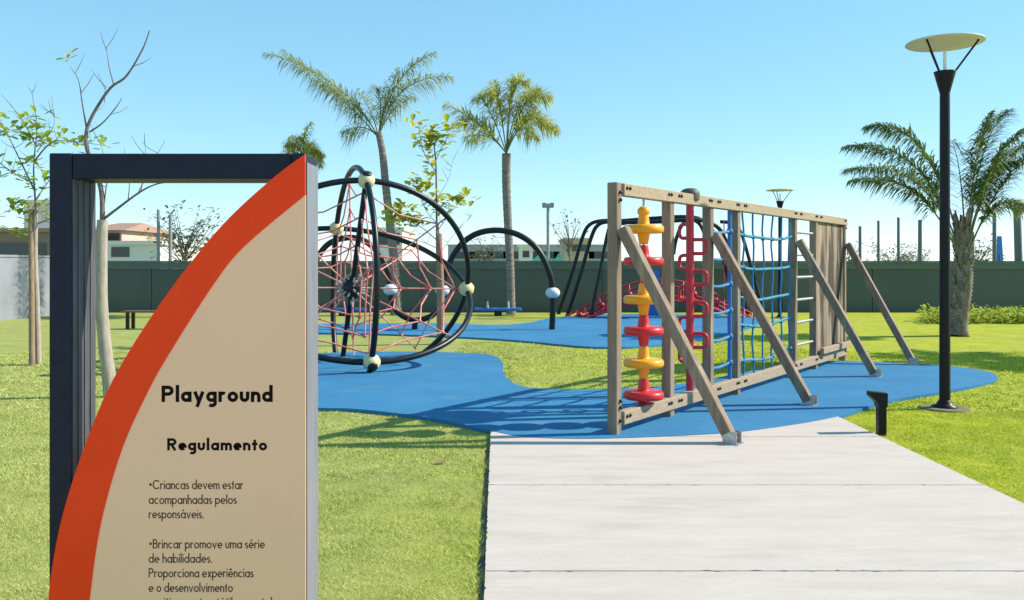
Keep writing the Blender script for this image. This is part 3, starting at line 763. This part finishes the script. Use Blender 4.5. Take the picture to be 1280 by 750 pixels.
# palm 3: mostly hidden by the sign
Y = 27.0; bs = ground_at(379,Y); cr = at(379,196,Y)
ax = [bs]+[at(379,y,Y) for y in (330,260,196)]
F3 = [(cr, at(cx,cy,Y+dy*.5), at(ex,ey,Y+dy)) for cx,cy,ex,ey,dy in ((376,172,390,152,0),(365,170,356,182,.3),(360,180,353,200,-.4),(390,175,404,196,.2),(394,180,402,208,-.4),(380,165,372,172,.6),(386,172,396,184,-.7),(372,172,362,172,-.2))]
palm(bs, ax, .14, .10, 'palm crown poking up just above the top right corner of the sign', F3, M['frondy'], leafL=.45, plume=.9)
# palm 4: low fibrous palm by the lamp
Y = 19.6; bs = gnd(1197,420); cr = at(1203,285,Y)
ax = [bs]+[at(x,y,Y) for x,y in ((1199,395),(1204,360),(1205,330),(1203,300),(1203,285))]
F4 = []
for (sx_,cx,cy,ex,ey,dy) in ((1196,1160,190,1056,212,-.6),(1198,1158,165,1056,183,.2),(1200,1165,140,1082,158,.7),(1196,1150,205,1062,226,.9),(1206,1215,180,1240,140,0),(1208,1230,190,1285,158,-.5),
                          (1206,1222,160,1262,137,.8),(1208,1250,210,1300,185,.3),(1208,1240,225,1295,262,-.4),(1204,1196,190,1215,150,-.8),(1205,1228,205,1276,200,1.2),(1204,1212,200,1222,165,1.4),(1206,1236,180,1310,170,.9),
                          (1204,1205,215,1190,175,1.0),(1207,1226,240,1262,215,-.9)):
    F4.append((at(sx_+2,318,Y), at(cx,cy,Y+dy*.5), at(ex,ey,Y+dy)))
F4 = F4[:4]+[F4[i] for i in (4,5,6,7,8,10,12,13)]
p4 = palm(bs, ax, .185, .17, 'stout shaggy trunked palm with arching fronds behind right lamp', F4, M['frond'], 'palmold', leafL=.74, plume=.4, rings=False, wid=.018, sag=(.15,.65), bare=.25, dens=42)
# palm beyond the right edge, whose shade falls into the picture
bs = Vector((12.4,15.2,0)); cr = bs+UP*3.0
F5 = []
for k_ in range(13):
    a = k_*2.4; v = Vector((math.cos(a),math.sin(a),0)); F5.append((cr, cr+v*.8+UP*1.1, cr+v*random.uniform(1.5,2.1)+UP*random.uniform(-.2,.8)))
palm(bs, [bs,bs+UP*1.5,cr], .2, .15, 'palm standing past the right edge that shades the lawn', F5, M['frondd'], 'palmold', leafL=.5)

# ------------------------------------------------------------------ broadleaf saplings
def leaves(b, c, n, spread, size, up=.3):
    for _ in range(n):
        p = Vector(c)+Vector((random.gauss(0,spread),random.gauss(0,spread),random.gauss(0,spread*.6)))
        a = random.uniform(0,6.28); v = Vector((math.cos(a),math.sin(a),random.uniform(-.3,.9))).normalized()
        s = v.cross(UP); s = s.normalized() if s.length > .1 else Vector((1,0,0)); L_ = size*random.uniform(.6,1.2); w = s*L_*.27
        nn = s.cross(v)*L_*.08
        b.add([p, p+v*L_*.4+w*.8+nn, p+v*L_*.75+w+nn, p+v*L_, p+v*L_*.75-w+nn, p+v*L_*.4-w*.8+nn], [(0,1,2,3),(0,3,4,5)])
def sapling(base, trunk, r0, r1, branches, clusters, label, leafm, size, ntw=6, name='young_tree', bark='bark', twig='twig', per=14, spread=.12, upto=None):
    t = thing(name, base, label, 'tree')
    b = MB(); tp = spline(trunk,5); n = len(tp); b.tube(tp, [r0+(r1-r0)*i/(n-1) for i in range(n)], 10); b.build('trunk', M[bark], t)
    b = MB()
    for br, r in branches:
        bp_ = spline(br,5); n = len(bp_); b.tube(bp_, [max(.003, r*(1-.8*i/(n-1))) for i in range(n)], 6)
        for _ in range(ntw):                     # twigs
            i = random.randrange(n//3, n); v = Vector((random.gauss(0,1),random.gauss(0,1),abs(random.gauss(0,.8)))).normalized()
            b.tube([bp_[i], bp_[i]+v*.12+UP*.03, bp_[i]+v*.22+UP*.09], [.005,.004,.002], 5)
    b.build('branches', M[twig], t)
    if clusters:
        b = MB()
        for c in clusters: leaves(b, c, per, spread, size)
        b.build('foliage', M[leafm], t)
    return t
# young tree at far left with its stake
Y = 14.0; bs = gnd(48,456)
def L3(Y, *pp): return [at(x,y,Y+(p[0] if p else 0)) for x,y,*p in pp]
br = [(L3(Y,(45,262),(42,210),(46,160),(40,116)),.018),(L3(Y,(44,240),(25,200),(8,165,.3),(-10,130,.4)),.016),(L3(Y,(44,200),(62,180,-.3),(82,176,-.4),(132,182,-.5)),.014),
      (L3(Y,(44,230),(15,215,-.4),(-15,190,-.6)),.014),(L3(Y,(45,250),(62,225,.3),(92,190,.4)),.014),(L3(Y,(44,180),(28,150,.2),(2,118,.2)),.012),(L3(Y,(45,270),(20,262,.3),(0,268,.4)),.012),(L3(Y,(46,190),(66,160),(68,142)),.008),
      (L3(Y,(45,280),(65,272),(95,250)),.012)]
cl = L3(Y,(6,143),(20,166),(30,168),(42,176),(52,160),(50,150),(10,164),(88,176),(95,180),(125,180),(70,180),(36,208),(28,205),(40,228),(45,225),(2,218),(-4,214),(18,255),(30,262),(40,265),(52,262),(22,292),(30,288),(-10,168),(62,172,-.3),(8,262),(48,170))
sapling(bs, L3(Y,(48,457),(46,380),(44,320),(45,262)), .052, .03, br, cl, 'thin staked young tree with bright leaves at far left', 'leaf', .18, per=10, spread=.11)
b = MB(); g_ = gnd(40,457); b.tube([g_-UP*.05, at(39,262,Y)], [.045,.04], 10)
tag(b.build('tree_stake', M['stake'], loc=g_), 'round wooden stake beside the far left young tree', 'stake')
# bare pale-trunked tree behind the sign
Y = 10.6; bs = ground_at(137,Y)
T0 = at(128,275,Y)
br = [([T0]+L3(Y,(126,235),(110,190),(108,165),(118,140),(138,110),(158,95),(178,62),(187,38)),.034),(L3(Y,(110,172),(103,130),(98,100),(88,84)),.012),(L3(Y,(112,165),(130,152),(148,130),(152,122)),.012),
      (L3(Y,(142,105),(136,82),(133,60)),.009),([T0]+L3(Y,(145,262),(175,240),(196,230),(215,228)),.02),(L3(Y,(160,252),(162,225),(158,212)),.008),(L3(Y,(172,243),(190,205,.2),(206,176,.3)),.009),([T0]+L3(Y,(132,240),(134,215),(126,180)),.012),
      (L3(Y,(176,240),(182,200),(181,180)),.007),(L3(Y,(131,128),(131,115),(133,108)),.006)]
sapling(bs, L3(Y,(139,520),(137,480),(131,430),(127,380),(127,330))+[T0], .085, .062, br, L3(Y,(86,76),(88,70)), 'nearly bare tree with thick pale trunk seen through the sign frame', 'leafyellow', .11, per=4, spread=.04, name='bare_tree', ntw=2)
# sapling behind the ring climber
Y = 17.6; bs = ground_at(547,Y)
br = [(L3(Y,(545,215),(532,195),(526,175),(524,156)),.010),(L3(Y,(543,205),(552,185),(562,168)),.010),(L3(Y,(545,250),(560,225),(566,200)),.006),(L3(Y,(546,300),(520,280,.3),(490,272,.3)),.012),(L3(Y,(546,290),(560,270),(575,252)),.010),
      (L3(Y,(546,280),(532,262),(525,240)),.009),(L3(Y,(546,310),(520,300,-.4),(470,290,-.5)),.009),(L3(Y,(547,320),(570,290,.4),(590,270,.5)),.008)]
cl = L3(Y,(524,154),(538,168),(548,176),(562,160),(566,161),(534,176),(545,178),(538,186),(528,180),(536,205),(526,232),(522,240),(530,225),(573,252),(566,256),(580,250),(500,260),(490,275),(495,282),(505,272),(512,265),(485,268),(520,275),(524,282),(550,250),(545,262),(515,280),(408,222),(432,262),(425,266))
sapling(bs, L3(Y,(548,432),(547,360),(546,300),(545,210),(542,178)), .03, .012, br, cl[:-3], 'slender sapling with yellow green leaf clusters behind ring climber', 'leafyellow', .22, per=14, spread=.115, bark='twig')
g_ = ground_at(551,Y-.1)
b = MB(); b.tube([g_-UP*.05, at(551,360,Y-.1), at(549,292,Y-.1)], [.075,.07,.055], 10)
tag(b.build('tree_stake', M['wrap'], loc=g_), 'reddish brown wrapped stake beside the slender sapling', 'stake')

# ------------------------------------------------------------------ beyond the wall
def house(name, x0, x1, ytop, Y, depth, m, label, roof=None, wins=(), flat=True, cat='building'):
    a = at(x0,ytop,Y); e = at(x1,ytop,Y); h = a.z; c = Vector(((a.x+e.x)/2, Y+depth/2, 0)); w = e.x-a.x
    t = thing(name, c, label, cat)
    b = MB(); b.box((c.x,c.y,h/2), (w,depth,h)); b.build('wall', M[m], t)
    if roof:
        if flat: b = MB(); b.box((c.x,c.y,h+.1), (w+.3,depth+.3,.2)); b.build('roof', M[roof], t)
        else:
            rh = flat_h(w); b = MB(); z = h+.004; ww, dd_ = w/2+.3, depth/2+.3
            b.add([(c.x-ww,c.y-dd_,z),(c.x+ww,c.y-dd_,z),(c.x+ww,c.y+dd_,z),(c.x-ww,c.y+dd_,z),(c.x-ww*.5,c.y,z+rh),(c.x+ww*.5,c.y,z+rh)],[(0,1,5,4),(1,2,5),(2,3,4,5),(3,0,4),(3,2,1,0)])
            b.build('roof', M[roof], t)
    for (u,v,ww,hh) in wins:
        b = MB(); b.box((a.x+w*u, Y+.01, h*v), (ww,.08,hh)); b.build('window', M['window'], t)
    return t
def flat_h(w): return max(.6, w*.16)
house('house', -60,66,290,46,9,'brownwall','brown house with flat terracotta parapet at far left','tile',[(.25,.72,2.2,.7),(.62,.72,1.6,.7),(.86,.72,.8,.7)])
house('house', 30,64,254,52,5,'whitewall','tall white block rising behind the brown house','whitewall')
house('house', 134,200,306,44,8,'whitewall','low white house behind the wall seen through the sign','whitewall',[(.25,.86,.9,.5)])
house('house', 100,152,288,50,8,'salmon','salmon coloured house with tiled roof behind the bare tree','tile',[(.7,.86,1.2,.7)],False)
house('house', 470,503,288,60,8,'whitewall','white block behind the sapling and the slim palm','whitewall',[(.3,.85,.7,.8),(.7,.85,.7,.8)])
house('warehouse', 560,770,307,150,30,'lilac','long lilac grey warehouse far behind the wall','lilac',[(.1+.1*i,.66,4,1.2) for i in range(9)])
house('house', 649,666,309,80,8,'whitewall','small white block beside the green tent','whitewall',[(.5,.8,.6,.6)])
house('house', 706,736,300,90,10,'beigewall','sand coloured block right of the green tents','beigewall',[(.3,.8,1,.7),(.7,.8,1,.7)])
for x,w,yt,lab in ((677,27,311,'larger green pointed tent roof beyond the wall'),(698,16,316,'smaller green pointed tent roof beyond the wall')):
    Y = 50; p = at(x,yt,Y); e = (w/2)/F*Y; c = Vector((p.x,Y,0)); zb = at(x,327,Y).z
    t = thing('tent', c, lab, 'tent', 'green tents beyond the wall')
    b = MB(); b.add([(c.x-e,Y-e,zb),(c.x+e,Y-e,zb),(c.x+e,Y+e,zb),(c.x-e,Y+e,zb),(c.x,Y,p.z),(c.x-e*.35,Y-e*.35,zb+(p.z-zb)*.5),(c.x+e*.35,Y-e*.35,zb+(p.z-zb)*.5),(c.x+e*.35,Y+e*.35,zb+(p.z-zb)*.5),(c.x-e*.35,Y+e*.35,zb+(p.z-zb)*.5)],
        [(0,1,6,5),(1,2,7,6),(2,3,8,7),(3,0,5,8),(5,6,4),(6,7,4),(7,8,4),(8,5,4),(3,2,1,0)]); b.build('canopy', M['tent'], t)
    for i in (-1,1):
        for j in (-1,1): b = MB(); b.tube([c+Vector((i*e*.95,j*e*.95,0)), c+Vector((i*e*.95,j*e*.95,zb))], .04, 6); b.build('leg', M['shoe'], t)
# poles
def pole(x, yt, Y, r, m, label, lean=0, group='bare poles beyond the wall'):
    g_ = ground_at(x,Y); p = at(x+lean,yt,Y); b = MB(); b.tube([g_,p], [r,r*.85], 10)
    b.lathe([(r*.9,-.05),(r*.88,0),(.02,.015)], p, n=10)
    tag(b.build('utility_pole', M[m], loc=g_), label, 'pole', group)
pole(1075,283,36,.07,'poledark','slim dark pole just right of the timber frame end')
pole(1098,276,36,.06,'poledark','second slim dark pole right of the timber frame')
pole(1123,272,36,.065,'poledark','slim dark pole midway between frame end and lamp post')
pole(1150,275,36,.09,'poledark','thicker dark pole nearest the left side of the lamp post')
pole(1216,290,36,.06,'poledark','short dark pole behind the shaggy palm fronds')
pole(1243,266,36,.085,'poledark','dark pole with blue cloth leaning beside it')
pole(1275,250,31,.14,'poledark','thick slightly leaning pole at the right edge',-4)
pole(198,262,38,.075,'pole','taller pale concrete pole framed in the sign opening')
pole(213,268,38,.085,'pole','shorter pale concrete pole framed in the sign opening')
b = MB(); c = at(1250,318,36); b.add([c+Vector((-.16,0,-.6)),c+Vector((.16,0,-.6)),c+Vector((.10,.05,.75)),c+Vector((-.10,.05,.75)),c+Vector((-.12,.2,-.6)),c+Vector((.12,.2,-.6)),c+Vector((0,.2,.7))],[(0,1,2,3),(4,6,5),(1,5,6,2),(0,3,6,4),(3,2,6)])
b.tube([ground_at(1250,36), c], .03, 6)
tag(b.build('flag_banner', M['bluebanner'], loc=ground_at(1250,36)), 'blue cloth banner standing beyond the wall at right', 'banner')
fl = thing('floodlight_mast', ground_at(685,70), 'tall thin floodlight mast rising behind the wall', 'floodlight')
b = MB(); b.tube([ground_at(685,70), at(685,258,70)], .12, 8); b.build('pole', M['pole'], fl)
for dx in (-5,0,5):
    b = MB(); b.box(at(685+dx,257-(1 if dx else 0),70), (.3,.25,.32)); b.build('lamp_head', M['pole'], fl)
b = MB(); b.box(at(685,259,70), (.9,.1,.1)); b.build('cross_arm', M['pole'], fl)
# wispy trees beyond the wall
def wisp(x, yt, Y, w, label, n=26, leafm='leafgrey', size=.25, per=7):
    g_ = ground_at(x,Y); tp = at(x,yt,Y); hh = tp.z
    trunk = [g_, g_+Vector((.05,0,hh*.35)), g_+Vector((0,0,hh*.62))]; brs = []; cl = []
    for i in range(n):
        a = random.uniform(0,6.28); f = random.uniform(.3,.62); s = g_+UP*hh*f
        e = g_+Vector((math.cos(a)*w*random.uniform(.3,1),math.sin(a)*w*random.uniform(.3,1),hh*random.uniform(f+.1,1.0)))
        brs.append(([s,(s+e)/2-UP*.1+UP*.25*random.random(),e],.03)); cl += [e,(s+e)/2+Vector((random.gauss(0,.2),0,.1))]
    return sapling(g_, trunk, .09, .04, brs, cl, label, leafm, size, per=per, spread=.22, name='background_tree')
wisp(232,262,40,1.7,'wispy grey green tree behind the wall through the sign', 34)
wisp(607,296,60,1.4,'small round tree behind the wall under the wave climber', 22)
wisp(712,262,55,1.3,'very sparse tree above the sand coloured block', 22, per=2)
wisp(1116,306,60,2.2,'low grey green tree right of the timber frame', 26)
wisp(1062,300,48,1.0,'sparse tree just past the end of the timber frame', 16, per=3)
wisp(1140,312,64,1.6,'smaller grey green tree near the thicker dark pole', 22)
wisp(1222,300,50,1.5,'grey green tree behind the shaggy palm trunk', 24)
# one dry leaf blown onto the lawn
c = gnd(552,580); b = MB(); v = Vector((.9,.35,0)).normalized(); w = Vector((-v.y,v.x,0)); z = UP*.022
pts = [c-v*.055+z, c-v*.02+w*.028+z*1.3, c+v*.03+w*.026+z*1.2, c+v*.065+z*1.5, c+v*.03-w*.026+z*1.3, c-v*.02-w*.028+z*1.1]
b.add(pts+[p+UP*.0015 for p in pts], [(0,5,4,3),(0,3,2,1),(6,9,10,11),(6,7,8,9)])
tag(b.build('fallen_leaf', M['stake'], loc=c), 'single dry leaf lying on the lawn between sign and path', 'leaf')
# low planting along the wall at right
b = MB()
for i in range(520):
    px = random.uniform(1160,1330); Y = random.uniform(23.5,26.5); g_ = ground_at(px,Y)
    leaves(b, g_+UP*random.uniform(.03,.2), 8, .12, .16)
tag(b.build('ground_cover', M['hedge']), 'low lime green planting along the foot of the wall at right', 'ground cover', kind='stuff')
